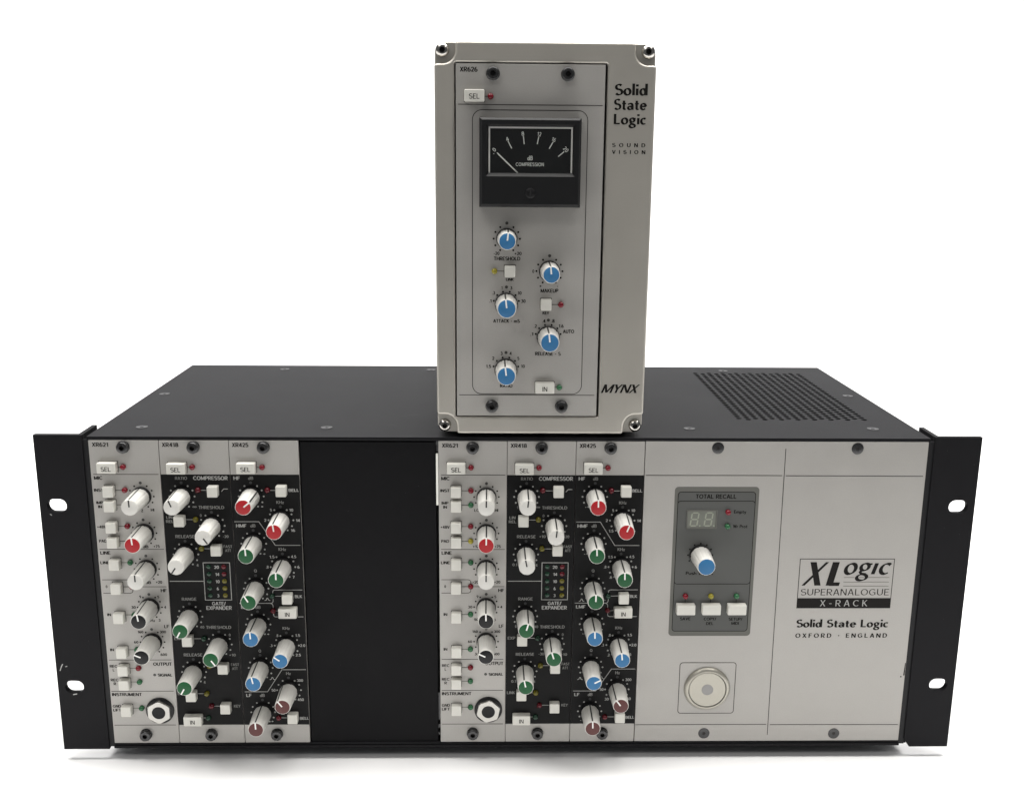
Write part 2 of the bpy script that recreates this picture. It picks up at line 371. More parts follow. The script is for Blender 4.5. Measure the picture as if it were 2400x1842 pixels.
CAPNAME = dict(w='all white knob', r='white knob with a red cap', g='white knob with a green cap', b='white knob with a blue cap', n='white knob with a brown cap', k='white knob with a black cap')
def add_knob(th, x, y, z, kind, ang, size='std', pointer=True):
    K = KN[size]
    k = put('knob', K['body'], th, (x, y, z), roty=R(ang), label=CAPNAME[kind])
    put('collar', K['collar'], th, (0, 0, 0), parent=k)
    put('cap', K[CAPS[kind]], th, (0, 0, 0), parent=k)
    if pointer:
        put('pointer', K['pointer_dark' if kind == 'w' else 'pointer'], th, (0, 0, 0), parent=k)
        put('side_line', K['stripe'], th, (0, 0, 0), parent=k)
    return k
BT = {}
for nm, (w, h, d, bv) in dict(small=(5.3, 5.6, 3.6, .38), wide=(9.5, 5.5, 3.6, .38), recall=(9.8, 5.6, 3.6, .55)).items():
    me = plate('push_button', [rrect(-w / 2, -h / 2, w / 2, h / 2, .45, 3)], -d, .4, M['button'], bv, 3); BT[nm] = me
def led_mesh(name, r, h, m):
    return lathe(name, [(r, 0), (r, h * .35)] + [(r * math.cos(R(a)), h * .35 + (h * .65) * math.sin(R(a))) for a in range(10, 90, 10)] + [(.03, h)], m, 24)
LD = {k: led_mesh('led', 1.45, 2.0, M[m]) for k, m in dict(r='led_red', g='led_green', y='led_yellow').items()}
LD.update({k: led_mesh('meter_led', 1.3, 1.0, M[m]) for k, m in dict(R='led_dred', G='led_dgreen', Y='led_dyellow').items()})
LD.update({k: led_mesh('led', 1.45, 2.0, M[m]) for k, m in dict(s='led_dred', h='led_dgreen', z='led_dyellow').items()})  # lamps on black fascias: less panel light through the lens, put into darker colour
LDN = dict(s='dark red lamp', h='dark green lamp', z='dark yellow lamp', r='red lamp', g='green lamp', y='yellow lamp', R='dark red lamp', G='dark green lamp', Y='dark yellow lamp')
S_CAP = lathe('screw', [(3.25, 0), (3.25, .35), (3.0, .5), (2.95, 2.2), (2.75, 2.6), (2.45, 2.75)], M['screw'], 36, 1.4, 1.7)
S_FLAT = lathe('screw', [(3.1, 0), (3.1, .10), (2.95, .16)], M['screw'], 36, 1.0, .14)
S_DOME = lathe('screw', [(3.25, 0), (3.25, .3)] + [(3.25 * math.cos(R(a)), .3 + 2.0 * math.sin(R(a))) for a in (15, 30, 42, 52, 58)], M['chrome'], 40, 1.45, 1.8)

def print_rings(pr, big, x, z, angs, r=6.35, bigr=7.25, dotr=.47):
    for a in angs: pr.dot(x + r * math.sin(R(a)), z + r * math.cos(R(a)), dotr)
    big.dot(x, z + bigr, .78, 14)
STD = [-150, -120, -90, -60, -30, 30, 60, 90, 120, 150]
PITCH = 35.2
def module_base(name, label, cat, x0, group, black=False):
    th = Thing(name, label, cat, (x0, 0, 4.05), group)
    put('front_panel', plate('front_panel', [rrect(0, 0, PITCH - .28, 169.6, .3, 2)], 0, 2.4, M['silver'], .12), th, (x0, 0, 4.05))
    if black:
        b = MB(); b.box(0, PITCH - .28, -.035, .0, 0, 155.8 - 14.75); put('black_fascia', b.mesh('black_fascia', M['fascia'], 0), th, (x0, -.001, 14.75))
    for x, z in ((17.4, 170.3), (17.4, 9.25)): put('screw', S_CAP, th, (x0 + x, 0, z), roty=random.uniform(0, 1))
    return th
def add_buttons(th, x0, y, items, slots):
    for kind, x, z in items:
        wide = kind in ('SEL', 'IN')
        w, h = (9.5, 5.5) if wide else (5.3, 5.6)
        zc = z + h / 2
        b = put('push_button', BT['wide' if wide else 'small'], th, (x0 + x, y, zc))
        slots.poly([(x0 + x - w / 2 - .22, zc - h / 2 - .15), (x0 + x + w / 2 + .22, zc - h / 2 - .15), (x0 + x + w / 2 + .22, zc + h / 2 + .22), (x0 + x - w / 2 - .22, zc + h / 2 + .22)])
        if wide:
            p = Print(-3.66)
            p.text(kind, -2.5 if kind == 'SEL' else -1.2, 2.4 if kind == 'SEL' else 1.2, -.35, 2.3, **LIGHT)
            p.build('button_lettering', M['line_ink'], th, parent=b)
def add_leds(th, x0, y, items, dark=False):
    for k, x, z in items:
        if dark and z < 155: k = dict(r='s', g='h', y='z').get(k, k)
        put('led' if k.islower() else 'meter_led', LD[k], th, (x0 + x, y, z), label=LDN[k])

# ------------------------------------------------------------------ the setting: white table rolling up into a backdrop
b = MB(); prof = [(-.42, -.6), (-.42, -.01), (-.41, 0), (1.3, 0)] + [(1.3 + 1.0 * math.sin(R(a)), 1.0 - 1.0 * math.cos(R(a))) for a in range(6, 91, 6)] + [(2.3, 3.2)]
for (y0, z0), (y1, z1) in zip(prof, prof[1:]): b.quad((-3500, y0 * 1000, z0 * 1000), (3500, y0 * 1000, z0 * 1000), (3500, y1 * 1000, z1 * 1000), (-3500, y1 * 1000, z1 * 1000))
bo = bpy.data.objects.new('backdrop', b.mesh('backdrop', M['sweep'], 60)); COL.objects.link(bo); bo['kind'] = 'structure'

# ------------------------------------------------------------------ the rack chassis
rk = Thing('rack_chassis', 'wide black rack chassis with slotted ears and a perforated black top', 'audio rack', (0, 0, 0))
D = 185.0; HW = 214.7; ZT = 175.5
# top cover with the hole field
b = MB(); x0, px = 125.7, 4.573; y0, py = 41.7, 4.52; ya, yb = y0 - 2.3 - py / 2, y0 + 27.5 * py; xa, xb = x0 - px / 2, x0 + 15.5 * px
FY = .4
b.quad((-HW, FY, ZT), (xa, FY, ZT), (xa, D, ZT), (-HW, D, ZT)); b.quad((xb, FY, ZT), (HW, FY, ZT), (HW, D, ZT), (xb, D, ZT))
b.quad((xa, FY, ZT), (xb, FY, ZT), (xb, ya, ZT), (xa, ya, ZT)); b.quad((xa, yb, ZT), (xb, yb, ZT), (xb, D, ZT), (xa, D, ZT))
for i in range(16):
    cx = x0 + px * i; off = -2.3 if i % 2 else 0.
    if i % 2: b.quad((cx - px / 2, yb + off, ZT), (cx + px / 2, yb + off, ZT), (cx + px / 2, yb, ZT), (cx - px / 2, yb, ZT))
    else: b.quad((cx - px / 2, ya, ZT), (cx + px / 2, ya, ZT), (cx + px / 2, ya + 2.3, ZT), (cx - px / 2, ya + 2.3, ZT))
    for j in range(28):
        cy = y0 + off + py * j; n = len(b.v); N = 16; r = 1.62
        for k in range(N):
            c, s = math.cos(2 * math.pi * k / N), math.sin(2 * math.pi * k / N); q = max(abs(c), abs(s))
            b.v += [(cx + c / q * px / 2, cy + s / q * py / 2, ZT), (cx + r * c, cy + r * s, ZT), (cx + r * c, cy + r * s, ZT - 1.6)]
        for k in range(N):
            j2 = (k + 1) % N
            b.f += [(n + 3 * k, n + 3 * j2, n + 3 * j2 + 1, n + 3 * k + 1), (n + 3 * k + 1, n + 3 * j2 + 1, n + 3 * j2 + 2, n + 3 * k + 2)]
# folded rims of the cover
b.quad((-HW, FY, ZT), (-HW, FY, ZT - 1.6), (HW, FY, ZT - 1.6), (HW, FY, ZT))
b.quad((-HW, D, ZT), (HW, D, ZT), (HW, D, ZT - 1.6), (-HW, D, ZT - 1.6))
for s in (-1, 1): b.quad((s * HW, FY, ZT), (s * HW, D, ZT), (s * HW, D, ZT - 1.6), (s * HW, FY, ZT - 1.6))
cover = put('top_cover', b.mesh('top_cover', M['black_metal'], 0), rk)
CS = lathe('screw', [(3.0, 0), (2.95, .22), (2.7, .3), (2.3, .12), (1.9, .1)], M['dull_steel'], 32, 1.3, .6, hexm=4)
for x, y in ((-193.2, 19.2), (-97, 19.2), (94, 19.2), (191.8, 19.6), (-205.8, 96.5), (205.5, 97.5), (-149.3, 171.5), (-51.2, 171.8), (146.2, 172)):
    o = put('screw', CS, rk, (x, y, ZT), parent=cover); o.rotation_euler = (R(-90), 0, random.uniform(0, 3))
p = Print(0)
for pts, w in (([(-60.5, 45.0, 0), (-56, 46.2, 0), (-50.5, 47.0, 0)], .22), ([(-66, 26, 0), (-62.5, 25.2, 0), (-60.5, 23.6, 0)], .2)): p.line([(x, y) for x, y, _ in pts], w)
sv = mesh('scratch', [(x, z, ZT + .012 - y) for x, y, z in p.v], p.f, M['faint_scratch'], 0); put('scratch', sv, rk, parent=cover)
for s in (-1, 1):
    b = MB(); b.box(min(s * 213, s * 214.6), max(s * 213, s * 214.6), 2.5, D - .2, 1.2, ZT - 1.7); put('side_panel', b.mesh('side_panel', M['black_metal'], 0), rk)
    b = MB(); b.box(min(s * 213.85, s * 217.2), max(s * 213.85, s * 217.2), .9, 2.4, 1.5, ZT - 1.8); put('corner_post', b.mesh('corner_post', M['black_edge'], 0), rk)
b = MB(); b.box(-HW + .2, HW - .2, 3, D - .4, 1.1, 2.6); put('bottom_panel', b.mesh('bottom_panel', M['black_metal'], 0), rk)
b = MB(); b.box(-212.8, 212.8, D - 2, D - .3, 2.8, ZT - 1.8); put('back_panel', b.mesh('back_panel', M['black_metal'], 0), rk)
b = MB(); b.box(-212.8, 212.8, 30, 32, 2.8, ZT - 2); put('inner_wall', b.mesh('inner_wall', M['inside'], 0), rk)
b = MB(); b.box(-213.8, 213.8, .15, 6, 173.85, 174.6); put('front_rail', b.mesh('front_rail', M['black_edge'], 0), rk)
b = MB(); b.box(-213.8, 213.8, .3, 6, 2.6, 3.9); b.box(-214.2, 214.2, -.2, 3, 1.0, 2.35); put('front_rail', b.mesh('front_rail', M['black_metal'], 0), rk)
# ears: angle brackets with oblong slots
for s in (-1, 1):
    xi, xo = 216.9, 241.3
    L = [(s * xi, .3), (s * xo, .3), (s * xo, 176.3), (s * xi, 176.3)]
    if s > 0: L = [(xi, 4.5), (xi + 3.2, 0), (xo, 0), (xo, 176.3), (xi, 176.3)]
    holes = []
    for z in (37.3, 138.9):
        hx0, hx1 = s * 232.5 - 4.9, s * 232.5 + 4.9; holes.append(rrect(hx0, z - 3.55, hx1, z + 3.55, 3.5, 6))
    ear = put('rack_ear', plate('rack_ear', [L] + holes, 0, 3.3, M['black_metal'], .25, 1), rk)
    b = MB(); b.box(min(s * 217, s * 219.4), max(s * 217, s * 219.4), 3.3, 20.8, .4, 176.25); put('side_flange', b.mesh('side_flange', M['black_metal'], 0), rk, parent=ear)
    if s < 0:
        p = Print(-.03)
        p.line([(-239.2, 46.9), (-238.3, 49.3), (-237.6, 50.6)], .45); p.line([(-236.1, 49.2), (-235.4, 49.4)], .4)
        p.line([(-233.4, 32.9), (-231.6, 33.3)], .5); p.line([(-236.2, 134.4), (-235.6, 133.9)], .4)
        p.build('scratch', M['scratch'], rk, parent=ear)
# feet under the rack, out of view, added to lift it for the contact shadow
FT = lathe('foot', [(9, -1.4), (9, 5.0), (8.2, 5.9), (1, 5.9)], M['rubber'], 28)
for x in (-175, 175):
    for y in (32, 155):
        o = put('foot', FT, rk, (x, y, 0)); o.rotation_euler = (R(90), 0, 0); o.location = (x * MM, y * MM, -.4 * MM + .0)
# blank panel over the two empty slots, with an added pale strip and the metal edge at its right side
put('blank_panel', plate('blank_panel', [rrect(-107.75, 4.0, -38.95, 172.9, .3, 2)], 1.0, 3.2, M['blank'], .15), rk)
b = MB(); b.box(-38.75, -37.85, .1, 1.5, 139.5, 166.9); put('white_strip', plate('white_strip', [rrect(-38.85, 139.5, -37.72, 166.9, .1, 1)], -.1, 2, M['white'], .05), rk)  # strip added flush in the gap for the white seen there
b = MB(); b.box(-38.6, -37.75, .9, 4, 17, 33); b.box(-38.75, -37.8, .5, 3, 12.4, 14.2); b.box(-38.7, -37.8, .5, 3, 8.2, 9.3); b.box(-38.8, -37.8, .4, 3, 171.6, 173.6); b.box(-38.5, -37.8, 1.0, 3, 168, 171.6)
put('metal_edge', b.mesh('metal_edge', M['dull_steel'], 0), rk, kind='stuff')
b = MB(); b.box(-213.7, 213.7, 6, 7, 3.9, 173.8); put('backing_plate', b.mesh('backing_plate', M['inside'], 0), rk)

# ------------------------------------------------------------------ microphone modules (silver, jack socket)
T621 = [('XR621', 1.7, 10.1, 171.4, 2.05), ('MIC', 1.3, 5.6, 153.9, 1.8), ('INST', .8, 5.5, 147.4, 1.48), ('IMP', 1.4, 5.0, 140.7, 1.45), ('IN', 2.2, 4.2, 138.5, 1.45), ('+48V', .8, 5.5, 127.6, 1.48), ('PAD', 1.1, 5.2, 119.9, 1.52), ('LINE', 1.2, 6.4, 113.4, 1.75), ('LINE', .8, 5.4, 108.0, 1.53), ('0', 2.5, 3.4, 94.7, 1.42), ('HF', 30.8, 33.9, 92.5, 1.8), ('+12', 17.5, 20.8, 117.0, 1.46), ('LO', 18.2, 20.8, 136.8, 1.44), ('Z', 23.9, 25.0, 136.4, 1.44), ('HI', 28.8, 30.6, 136.8, 1.44), ('+75', 28.9, 32.0, 117.0, 1.5), ('dB', 23.3, 26.2, 116.8, 1.5), ('-20', 17.5, 20.6, 97.2, 1.5), ('dB', 23.3, 26.2, 97.0, 1.5), ('+20', 28.7, 31.9, 97.2, 1.5), ('9', 19.4, 20.4, 89.0, 1.4), ('5', 28.8, 29.8, 88.9, 1.4), ('30', 14.9, 17.2, 83.1, 1.44), ('4', 31.9, 33.0, 83.1, 1.44), ('50', 18.2, 20.4, 76.0, 1.4), ('KHz', 23.0, 26.8, 75.6, 1.4), ('3', 28.5, 29.6, 75.8, 1.4), ('IN', 2.0, 4.0, 78.9, 1.5), ('LF', 31.2, 33.7, 72.2, 1.75), ('160', 17.0, 20.1, 69.1, 1.4), ('300', 28.7, 32.0, 69.1, 1.4), ('60', 14.8, 17.1, 63.3, 1.4), ('30', 18.4, 20.6, 56.1, 1.4), ('600', 28.2, 31.7, 56.1, 1.4), ('IN', 1.9, 3.9, 58.9, 1.5), ('REC', .9, 4.9, 49.4, 1.5), ('L', 2.4, 3.2, 47.2, 1.5), ('REC', .8, 4.9, 41.4, 1.5), ('R', 2.2, 3.6, 39.2, 1.5), ('SIGNAL', 25.9, 33.6, 44.2, 1.55), ('INSTRUMENT', .8, 16.6, 32.9, 1.75), ('GND', .7, 5.1, 26.0, 1.55), ('LIFT', .7, 4.9, 23.7, 1.55), ('OUTPUT', 23.9, 33.7, 50.6, 1.82)]
G['Z'] = (.6, [[(.04, .95), (.56, .95)], [(.52, .95), (.08, .05)], [(.04, .05), (.57, .05)]])
L621 = [[(1.3, 155.8), (34.0, 155.8)], [(1.1, 115.35), (34.0, 115.35)], [(11.4, 94.6), (33.9, 94.6)], [(1.1, 98.5), (15.0, 98.5), (16.0, 98.1), (16.4, 97.2), (16.4, 94.6)], [(1.1, 91.0), (15.0, 91.0), (16.0, 91.4), (16.4, 92.3), (16.4, 94.6)], [(.9, 53.0), (33.6, 53.0)], [(.8, 34.8), (33.6, 34.8)], [(.8, 14.75), (33.6, 14.75)]]
K621 = [('w', 24.5, 144.0), ('r', 24.5, 124.2), ('w', 24.5, 104.5), ('k', 24.5, 83.1), ('k', 24.5, 63.3)]
B621 = [('SEL', 9.1, 157.1), ('', 8.9, 144.5), ('', 8.9, 136.7), ('', 8.9, 125.2), ('', 8.9, 117.0), ('', 8.9, 104.9), ('', 8.8, 91.6), ('', 8.8, 75.2), ('', 8.8, 55.4), ('', 8.7, 45.2), ('', 8.7, 37.0), ('', 8.7, 21.5)]
D621 = [('r', 16.6, 159.8), ('r', 16.5, 147.5), ('g', 16.5, 139.7), ('r', 16.4, 128.1), ('y', 16.4, 120.0), ('g', 16.4, 108.2), ('r', 16.4, 94.8), ('g', 16.3, 79.0), ('g', 16.2, 59.1), ('r', 16.2, 48.4), ('g', 16.2, 40.4), ('g', 16.2, 25.0)]
JN = None
def mic_module(label, x0, angs, nutrot):
    th = module_base('microphone_module', label, 'audio module', x0, 'microphone modules in the rack')
    ink = Print(-.06); thin = Print(-.05); lens = Print(-.05); slot = Print(-.03)
    for t in T621: ink.text(t[0], x0 + t[1], x0 + t[2], t[3], t[4], **HELV)
    for l in L621: thin.line([(x0 + x, z) for x, z in l], .30)
    for (k, x, z), a in zip(K621, angs):
        print_rings(ink, lens, x0 + x, z, STD); add_knob(th, x0 + x, 0, z, k, a)
    lens.dot(x0 + 24.3, 44.3, .8, 14)
    add_buttons(th, x0, 0, B621, slot); add_leds(th, x0, 0, D621)
    for (_, bx, bz), (_, dx, dz) in zip(B621, D621): thin.line([(x0 + bx + 2.6, dz - .15), (x0 + dx, dz - .15)], .28)
    jk = put('jack_socket', lathe('jack_socket', [(7.5, 0), (7.5, .6), (7.1, 1.0), (5.2, 1.2), (3.5, 1.2)], M['collar'], 40), th, (x0 + 25.8, 0, 23.4))
    v = []; f = []; N = 48
    def hexr(a, c): k = math.pi / 6; return c * math.cos(k) / math.cos(((a + nutrot) % (2 * k)) - k)
    rings = []
    for rf, h in ((lambda a: hexr(a, 6.7), .9), (lambda a: hexr(a, 6.7), 2.55), (lambda a: min(hexr(a, 6.6), 6.2), 2.75), (lambda a: 3.55, 2.75), (lambda a: 3.5, 2.6), (lambda a: 3.5, -1.)):
        rings.append(len(v)); v += [(rf(2 * math.pi * i / N) * math.sin(2 * math.pi * i / N), -h, rf(2 * math.pi * i / N) * math.cos(2 * math.pi * i / N)) for i in range(N)]
    for a, b_ in zip(rings, rings[1:]):
        for i in range(N): j = (i + 1) % N; f.append((a + i, b_ + i, b_ + j, a + j))
    put('hex_nut', mesh('hex_nut', v[:4 * N], f[:3 * N], M['steel'], 25), th, (0, 0, 0), parent=jk)
    put('socket_hole', lathe('socket_hole', [(3.6, 2.74), (3.55, 2.78), (3.4, 2.70), (.1, 2.70)], M['inside'], 32), th, (0, 0, 0), parent=jk)
    slot.build('button_gap', M['ink'], th); ink.build('printed_lettering', M['ink'], th); thin.build('printed_lines', M['line_ink'], th); lens.build('indicator_holes', M['hole'], th)
    return th
mic_module('silver microphone module with a jack socket, beside the left rack ear', -213.8, (-2, -4, 0, -8, -67), R(0))
mic_module('silver microphone module with a jack socket, right of the black blank panel', -37.55, (1, 1, 0, -1, -64), R(-12))

# ------------------------------------------------------------------ dynamics modules (black fascia, lamp ladder)
T418 = [('RATIO', 7.0, 13.2, 153.8, 1.6, 0), ('COMPRESSOR', 16.2, 33.8, 153.9, 1.95, 1), ('1', 5.1, 5.7, 138.4, 1.43, 0), ('~', 14.9, 17.1, 138.6, 1.5, 0), ('LIN', 1.2, 4.4, 132.8, 1.5, 0), ('REL', .9, 4.8, 130.6, 1.5, 0), ('THRESHOLD', 18.1, 31.1, 138.2, 1.65, 0), ('0', 18.4, 19.4, 133.8, 1.45, 0), ('+10', 16.9, 20.2, 122.5, 1.45, 0), ('-20', 29.6, 32.5, 122.4, 1.45, 0), ('RELEASE', 5.2, 14.9, 122.4, 1.65, 0), ('0.1', 3.0, 5.6, 106.9, 1.45, 0), ('4', 15.0, 16.1, 106.6, 1.45, 0), ('FAST', 29.5, 34.0, 116.9, 1.46, 0), ('ATT', 30.3, 33.3, 114.7, 1.46, 0), ('20', 24.1, 26.6, 105.5, 1.6, 1), ('14', 24.3, 26.5, 101.5, 1.6, 1), ('10', 24.3, 26.5, 97.5, 1.6, 1), ('6', 24.8, 25.9, 93.5, 1.6, 1), ('3', 24.8, 25.9, 89.6, 1.6, 1), ('RANGE', 6.2, 13.8, 87.7, 1.62, 0), ('GATE/', 21.8, 29.1, 85.2, 1.85, 1), ('EXPANDER', 18.7, 32.1, 82.7, 2.0, 1), ('0', 4.7, 5.6, 72.0, 1.45, 0), ('40', 14.7, 17.0, 71.8, 1.45, 0), ('EXP', .8, 4.9, 65.3, 1.6, 0), ('THRESHOLD', 18.0, 31.1, 71.7, 1.7, 0), ('0', 29.6, 30.6, 67.3, 1.46, 0), ('-30', 17.4, 20.4, 56.1, 1.46, 0), ('+10', 29.3, 32.7, 55.8, 1.46, 0), ('RELEASE', 5.2, 15.0, 55.9, 1.65, 0), ('0.1', 2.9, 5.6, 40.1, 1.5, 0), ('4', 14.7, 15.8, 39.9, 1.45, 0), ('FAST', 29.8, 34.1, 50.2, 1.49, 0), ('ATT', 30.3, 33.3, 47.9, 1.49, 0), ('LINK', .6, 5.1, 33.4, 1.6, 0), ('KEY', 30.1, 33.7, 25.9, 1.52, 0)]
K418 = [('w', 10.0, 144.1), ('w', 24.45, 128.3), ('w', 10.0, 112.6), ('g', 10.0, 77.8), ('g', 24.5, 61.9), ('g', 10.1, 46.0)]
B418 = [('SEL', 8.7, 156.8), ('', 26.3, 144.6), ('', 8.45, 128.7), ('', 26.3, 112.8), ('', 8.45, 62.1), ('', 26.2, 46.2), ('', 8.4, 30.2), ('', 26.3, 22.9), ('IN', 8.5, 15.9)]
D418 = [('r', 16.2, 159.8), ('r', 18.3, 147.6), ('y', 16.2, 131.8), ('y', 18.3, 115.9), ('g', 16.7, 65.4), ('y', 18.5, 49.5), ('y', 16.2, 33.5), ('r', 18.3, 26.1), ('g', 16.2, 19.1)] + [(c, x, 105.8 - 4.0 * i) for i, (c1, c2) in enumerate((('G', 'R'), ('G', 'R'), ('G', 'Y'), ('G', 'Y'), ('G', 'Y'))) for c, x in ((c1, 21.3), (c2, 29.1))]
def dynamics_module(label, x0, angs):
    th = module_base('dynamics_module', label, 'audio module', x0, 'dynamics modules in the rack', True)
    ink = Print(-.06); top = Print(-.06); wl = Print(-.07); gl_ = Print(-.07); lens = Print(-.07); slot = Print(-.05)
    top.text('XR418', x0 + 1.5, x0 + 9.9, 171.4, 2.05, **HELV); top.line([(x0 + 12, 159.7), (x0 + 16, 159.7)], .28)
    for t in T418: (wl if t[5] else gl_).text(t[0], x0 + t[1], x0 + t[2], t[3], t[4], **HELV)
    for (k, x, z), a in zip(K418, angs):
        print_rings(wl, lens, x0 + x, z, STD); add_knob(th, x0 + x, 0, z, k, a)
    for l in ([(.8, 97.7), (18.5, 97.7)], [(30.2, 146.8), (31.4, 148.1), (33.4, 148.1)], [(18.5, 108.0), (32.2, 108.0), (32.2, 87.2), (18.5, 87.2), (18.5, 108.0)]): wl.line([(x0 + x, z) for x, z in l], .36)
    add_buttons(th, x0, 0, B418, slot); add_leds(th, x0, 0, D418, True)
    for i, (bx, dx, dz) in enumerate(((26.3, 18.3, 147.4), (8.45, 16.2, 131.6), (26.3, 18.3, 115.7), (8.45, 16.7, 65.2), (26.2, 18.5, 49.3), (8.4, 16.2, 33.3), (26.3, 18.3, 25.9), (8.5, 16.2, 18.9))): wl.line([(x0 + bx + (1 if dx > bx else -1) * 2.5, dz), (x0 + dx, dz)], .28)
    slot.build('button_gap', M['ink'], th); top.build('printed_lettering', M['ink'], th); wl.build('printed_lines', M['white_ink'], th); gl_.build('printed_lettering', M['grey_ink'], th); lens.build('indicator_holes', M['dim'], th)
    return th
dynamics_module('black and silver dynamics module with a lamp ladder, left of the black blank panel', -178.6, (-21, 146, -146, -151, 145, -151))
dynamics_module('black and silver dynamics module with a lamp ladder, below the upright case', -2.4, (6, 6, -11, 15, -17, -12))

# ------------------------------------------------------------------ equaliser modules (black fascia, ten knobs)
T425 = [('HF', 1.4, 4.7, 153.9, 1.8, 1), ('dB', 8.8, 11.5, 153.9, 1.6, 0), ('BELL', 29.1, 34.4, 147.5, 1.54, 1), ('KHz', 22.6, 26.6, 141.0, 1.6, 0), ('5', 19.2, 20.2, 136.8, 1.44, 1), ('10', 28.9, 31.1, 136.8, 1.44, 1), ('2', 16.0, 17.1, 131.3, 1.45, 1), ('14', 32.1, 34.3, 131.2, 1.44, 1), ('1.5', 17.6, 20.2, 125.6, 1.45, 1), ('16', 29.3, 31.6, 125.8, 1.45, 1), ('-', 5.2, 5.8, 138.6, 1.44, 1), ('+', 14.7, 15.9, 138.7, 1.44, 1), ('HMF', 1.4, 6.7, 128.3, 1.75, 1), ('dB', 8.7, 11.4, 128.3, 1.65, 0), ('KHz', 22.6, 26.6, 115.4, 1.62, 0), ('1.5', 17.6, 20.4, 111.2, 1.46, 1), ('4.5', 28.9, 31.6, 111.3, 1.46, 1), ('.8', 15.8, 17.1, 105.6, 1.46, 1), ('6', 32.0, 33.2, 105.6, 1.46, 1), ('.6', 18.8, 20.2, 99.9, 1.46, 1), ('7', 29.4, 30.4, 100.0, 1.46, 1), ('Q', 9.4, 10.9, 103.5, 1.6, 0), ('-', 5.2, 5.8, 112.9, 1.46, 1), ('+', 14.6, 15.8, 112.9, 1.46, 1), ('BLK', 30.0, 33.9, 89.1, 1.6, 1), ('LMF', 1.6, 6.6, 83.2, 1.75, 1), ('dB', 9.1, 11.9, 83.1, 1.65, 0), ('KHz', 22.8, 26.7, 71.1, 1.62, 0), ('.8', 19.2, 20.5, 66.9, 1.46, 1), ('1.5', 29.2, 31.9, 67.0, 1.46, 1), ('.3', 15.8, 17.1, 61.2, 1.46, 1), ('2.0', 31.7, 34.5, 61.2, 1.46, 1), ('.2', 19.0, 20.3, 55.4, 1.46, 1), ('2.5', 29.1, 31.9, 55.7, 1.46, 1), ('Q', 9.6, 11.0, 58.1, 1.6, 0), ('+', 14.6, 15.7, 67.8, 1.46, 1), ('-', 5.4, 6.0, 67.8, 1.46, 1), ('Hz', 23.6, 26.2, 45.0, 1.65, 0), ('300', 29.2, 32.5, 40.9, 1.5, 1), ('50', 15.5, 17.6, 35.2, 1.5, 1), ('30', 18.3, 20.5, 29.4, 1.5, 1), ('450', 29.1, 32.5, 29.6, 1.5, 1), ('LF', 1.8, 4.6, 32.2, 1.75, 1), ('dB', 9.1, 11.7, 32.2, 1.7, 0), ('-', 5.4, 6.0, 16.8, 1.46, 1), ('+', 14.6, 15.7, 16.8, 1.46, 1), ('BELL', 29.9, 34.8, 18.5, 1.6, 1)]
L425 = [[(.8, 130.5), (13.2, 130.5), (21.1, 117.6), (33.9, 117.6)], [(34.0, 92.8), (19.6, 92.8), (18.9, 92.5), (18.6, 91.8), (18.6, 86.6), (18.3, 85.7), (17.6, 85.3), (16.3, 85.3)], [(17.1, 85.3), (18.0, 84.9), (18.4, 84.0), (18.5, 78.6), (18.8, 77.9), (19.5, 77.6), (22.1, 77.6)], [(31.3, 77.6), (34.0, 77.6)], [(1.0, 85.3), (16.4, 85.3)], [(1.2, 34.3), (13.3, 34.3), (21.5, 47.2), (34.2, 47.2)], [(3.2, 86.3), (3.9, 86.6), (4.3, 87.6), (4.7, 87.6), (5.1, 86.6), (5.8, 86.3)], [(14.3, 86.9), (15.1, 87.2), (15.4, 88.2), (15.9, 88.2), (16.2, 87.2), (17.0, 86.9)], [(3.4, 41.0), (4.1, 41.3), (4.5, 42.3), (4.9, 42.3), (5.3, 41.3), (6.0, 41.0)], [(14.9, 41.4), (15.6, 41.7), (16.0, 42.7), (16.4, 42.7), (16.8, 41.7), (17.5, 41.4)]]
K425 = [('r', 10.0, 144.2), ('r', 24.6, 131.3), ('g', 10.05, 118.5), ('g', 24.55, 105.6), ('g', 10.1, 93.6), ('b', 10.2, 73.3), ('b', 24.7, 61.2), ('b', 10.3, 48.3), ('n', 24.8, 35.2), ('n', 10.4, 22.2)]
B425 = [('SEL', 8.6, 157.1), ('', 25.8, 144.9), ('', 26.5, 86.0), ('IN', 26.4, 78.1), ('', 26.6, 16.9)]
D425 = [('r', 16.3, 159.8), ('r', 18.4, 147.6), ('g', 18.4, 89.5), ('r', 18.4, 81.2), ('r', 18.7, 19.0)]
def eq_module(label, x0, angs):
    th = module_base('equaliser_module', label, 'audio module', x0, 'equaliser modules in the rack', True)
    top = Print(-.06); wl = Print(-.07); gl_ = Print(-.07); lens = Print(-.07); slot = Print(-.05)
    top.text('XR425', x0 + 1.5, x0 + 9.9, 171.4, 2.05, **HELV); top.line([(x0 + 12, 159.7), (x0 + 16, 159.7)], .28)
    for t in T425: (wl if t[5] else gl_).text(t[0], x0 + t[1], x0 + t[2], t[3], t[4], **HELV)
    for (k, x, z), a in zip(K425, angs):
        print_rings(wl, lens, x0 + x, z, STD); add_knob(th, x0 + x, 0, z, k, a)
    for l in L425: wl.line([(x0 + x, z) for x, z in l], .32)
    add_buttons(th, x0, 0, B425, slot); add_leds(th, x0, 0, D425, True)
    for bx, dx, dz in ((25.8, 18.4, 147.4), (26.5, 18.4, 89.3), (26.4 - 2, 18.4, 81.0), (26.6, 18.7, 18.8)): wl.line([(x0 + bx - 2.5, dz), (x0 + dx, dz)], .28)
    slot.build('button_gap', M['ink'], th); top.build('printed_lettering', M['ink'], th); wl.build('printed_lines', M['white_ink'], th); gl_.build('printed_lettering', M['grey_ink'], th); lens.build('indicator_holes', M['dim'], th)
    return th
